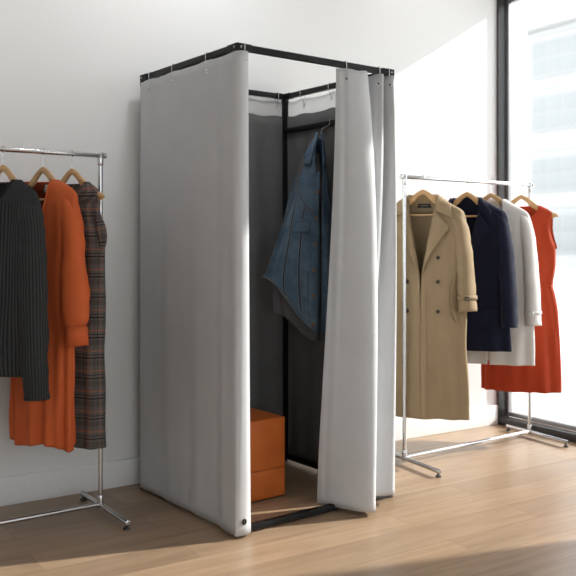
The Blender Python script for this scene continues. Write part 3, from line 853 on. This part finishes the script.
# --- plaid sleeveless dress
prof = [(-1.20, .192, .062), (-.95, .194, .062), (-.70, .196, .060), (-.52, .196, .062), (-.40, .204, .064), (-.31, .210, .062), (-.25, .190, .052), (-.19, .172, .044), (-.145, .178, .040), (-.115, .182, .038), (-.085, .140, .036), (-.066, .106, .036)]
g = Garment('plaid_dress', 'grey plaid sleeveless dress at the end of the rack nearest the booth', 'dress', hP, AXL, prof, -.066, -1.19, gapO, (.010, 7, -.45), seed=1.9)
g.body(M['plaid'], nu=170)
for s in (-1, 1):
    # gathered cap at the armhole
    pts = [g.pt(s * R(84), z, .004) for z in (-.20, -.26, -.32, -.36)]
    MB().tube(catmull(pts, 20), lambda q: .005 + .016 * S(PI * min(1, q * 1.05)) ** 1.2, 16, ry=lambda q: .008 + .014 * S(PI * q), up=(0, 1, 0), uvs=True).build('armhole_frill', M['plaid'], g.root)
P = [g.pt(math.asin(min(.999, gapO(z) / g.a(z))), z, .001) for z in [lerp(-.15, -.068, k / 20) for k in range(21)]]
Pm = [Vector((-p.x, p.y, p.z)) for p in P]
MB().tube(list(reversed(Pm)) + P, .0035, 8, uvs=True).build('neckline_binding', M['plaid'], g.root)

# ------------------------------------------------------------------ denim jacket in the booth
JY = .42
jw = B2W((BW - .072, JY, 1.742)); JAX = R(-34)
prof = [(-1.03, .275, .090), (-.90, .285, .092), (-.75, .265, .088), (-.55, .215, .084), (-.35, .152, .078), (-.20, .096, .066), (-.12, .068, .056), (-.05, .040, .040), (-.02, .022, .026)]
gapJ = curve1([(-1.05, .012), (-.5, .008), (-.25, .020), (-.14, .030), (-.05, .022), (-.02, .012)])
def jhem(th):  # the far corner of the hem swings up
    x = S(th); return .30 * max(0, -x) ** 1.15 + .03 * max(0, x) + .012 * S(5 * th)
g = Garment('denim_jacket', 'faded blue denim jacket hanging inside the booth', 'jacket', jw, JAX, prof, -.020, -1.005, gapJ, (.018, 4, -.22), seed=2.7, hemfn=jhem, xpos=.28)
g.body(M['denim'], nu=150)
def band(name, z0, z1, t0, t1, off, mat, parent=None, nu=60, nv=6, thick=.003):
    return MB().grid(lambda u, v: g.wpt(lerp(t0, t1, u), lerp(z0, z1, v), off), nu, nv).build(name, mat, parent or g.root, solid=thick)
wb = band('waistband', -1.008, -.952, R(-172), R(-5), .006, M['denim'])
for z in (-1.000, -.960):
    MB().tube([g.wpt(R(lerp(-170, -7, k / 40)), z, .010) for k in range(41)], .0011, 6).build('topstitch', M['thread'], wb)
pl = band('button_placket', -1.0, -.20, R(-12), R(-4), .006, M['denim'], nu=8, nv=40)
for z in (-.30, -.43, -.56, -.69, -.82, -.975):
    p = g.wpt(R(-8), z, .010); q = g.wpt(R(-8), z, .02); d = (q - p).normalized()
    MB().cyl(p, p + d * .005, .0085, 16, .0015).build('button', M['brass'], g.root)
def seam(name, pts, off=.004, r=.0022, mat=M['darkdenim'], st=True):
    P = catmull([(p[0], p[1], 0) for p in pts], 30)
    o = MB().tube([g.wpt(R(p.x), p.y, off) for p in P], r, 6).build(name, mat, g.root)
    if st:
        for dx in (-1.6, 1.6):
            MB().tube([g.wpt(R(p.x + dx), p.y, off + .001) for p in P], .0009, 6).build('topstitch', M['thread'], o)
seam('yoke_seam', [(-6, -.42), (-30, -.36), (-60, -.28), (-88, -.22)])
seam('panel_seam', [(-30, -.38), (-27, -.6), (-20, -.95)])
seam('panel_seam', [(-56, -.31), (-48, -.6), (-38, -.95)])
seam('side_seam', [(-92, -.25), (-90, -.6), (-84, -.95)])
pk = band('pocket_welt', -.86, -.70, R(-20), R(-14), .008, M['denim'], nu=8, nv=16, thick=.004)
fl = band('chest_pocket_flap', -.50, -.445, R(-42), R(-16), .008, M['denim'], nu=16, nv=6, thick=.004)
# turned-up collar with a dark inside
for s_, t0, t1 in ((-1, R(-150), R(-34)), (1, R(34), R(150))):
    def cf(u, v):
        th = lerp(t0, t1, u); z = lerp(-.165 if abs(math.degrees(th)) < 70 else -.12, .002, v)
        p = g.wpt(th, max(z, -.14), .005 + .013 * (1 - v)); p.z = z
        return p
    MB().grid(cf, 20, 10).build('collar', M['denim'], g.root, solid=.005)
MB().grid(lambda u, v: g.wpt(lerp(PI - .9, PI + .9, u), lerp(-.40, -.03, v), -.010), 14, 12).build('inner_back', M['darkdenim'], g.root, solid=.002)
# sleeve of the turned-out side, hanging against the body
sl, P = g.sleeve(M['denim'], [(-.060, .02, -.16), (-.10, .045, -.28), (-.15, .065, -.45), (-.19, .070, -.62)], [(0, .03), (.3, .045), (1, .040)], [(0, .03), (.3, .040), (1, .034)], seed=9)
# wire hook over the inner bar
jh = thing('metal_hook', 'thin metal hook on the inner bar carrying the denim jacket', 'hook', B2W((BW - .072, JY, HBZ)), BA)
pts = [(.085, 0, -.006), (.085, 0, .012), (.072, 0, .0165), (.058, 0, .012), (.056, 0, -.010), (.034, 0, -.022), (.010, 0, -.034), (0, 0, -.058), (.004, 0, -.072), (.014, 0, -.068)]
MB().tube(catmull(pts, 60), .0017, 8).build('hook_wire', M['wire'], jh)
# grey jersey top under it
prof = [(-1.05, .190, .050), (-.75, .200, .050), (-.5, .16, .045), (-.3, .11, .04), (-.12, .06, .03), (-.05, .035, .02)]
loc = B2W((BW - .072 - .012, JY + .035, 1.742))
g2 = Garment('jersey_top', 'dark grey jersey top showing below the hem of the denim jacket', 'top', loc, JAX, prof, -.10, -1.045, lambda z: 0, (.014, 7, -.5), seed=.9, hemfn=lambda th: .15 * max(0, -S(th)) ** 1.1 + .01 * S(6 * th), xpos=.40)
g2.body(M['greytee'], nu=120)

# ------------------------------------------------------------------ light, sky and camera
w = bpy.data.worlds.new('bright_sky'); scene.world = w; w.use_nodes = True
bg = w.node_tree.nodes['Background']; bg.inputs['Color'].default_value = (.94, .97, 1.0, 1); bg.inputs['Strength'].default_value = 2.6
sd = bpy.data.lights.new('sun', 'SUN'); sd.energy = 7.4; sd.angle = R(1.6); sd.color = (1.0, .95, .89)
so = bpy.data.objects.new('sun', sd); COL.objects.link(so)
so.rotation_euler = Vector((-1, .25, -.6)).to_track_quat('-Z', 'Y').to_euler(); so.location = (9, 1, 6)

for i in range(4):  # unseen lamps, added to brighten the upper back wall
    x = -1.6 + i * 1.7
    fx = thing('added_fill_spotlight', 'added unseen spotlight brightening the upper back wall', 'spotlight', (x, WY - 1.0, CH), 0, 'added unseen spotlights brightening the back wall')
    MB().cyl((0, 0, -.02), (0, 0, 0), .06, 24, .004).build('ceiling_plate', M['trim'], fx)
    MB().cyl((0, 0, -.09), (0, 0, -.02), .009, 12).build('stem', M['trim'], fx)
    m = MB(); dr = Vector((0, 1.0, -.62)).normalized(); c0 = Vector((0, -.05, -.085))
    m.tube([c0, c0 + dr * .002, c0 + dr * .11], lambda q: .046 if q > .25 else .040, 24, False); m.add([m.v[k] for k in range(24)], [tuple(range(24))])
    m.build('lamp_housing', M['trim'], fx, solid=.003)
    ld = bpy.data.lights.new('added_wall_fill_lamp', 'SPOT'); ld.energy = WASH * (1, .95, .80, .30)[i]; ld.spot_size = R(115); ld.spot_blend = 1.0; ld.shadow_soft_size = .10; ld.color = (.97, .985, 1)
    lo = bpy.data.objects.new('added_wall_fill_lamp', ld); COL.objects.link(lo); lo.parent = fx
    lo.location = c0 + dr * .125; lo.rotation_euler = dr.to_track_quat('-Z', 'Y').to_euler()

cam = bpy.data.cameras.new('camera'); co = bpy.data.objects.new('camera', cam); COL.objects.link(co)
co.location = (0, 0, 1.185); co.rotation_euler = (R(90), 0, R(-32.9))
cam.sensor_width = 36; cam.lens = 840 / 576 * 36; cam.shift_y = -44 / 576
cam.clip_end = 400
cam.dof.use_dof = True; cam.dof.focus_distance = 3.95; cam.dof.aperture_fstop = 2.5
scene.camera = co
vs = scene.view_settings
vs.view_transform = 'Standard'; vs.look = 'None'; vs.exposure = 0.0; vs.gamma = 1.0; vs.use_curve_mapping = False
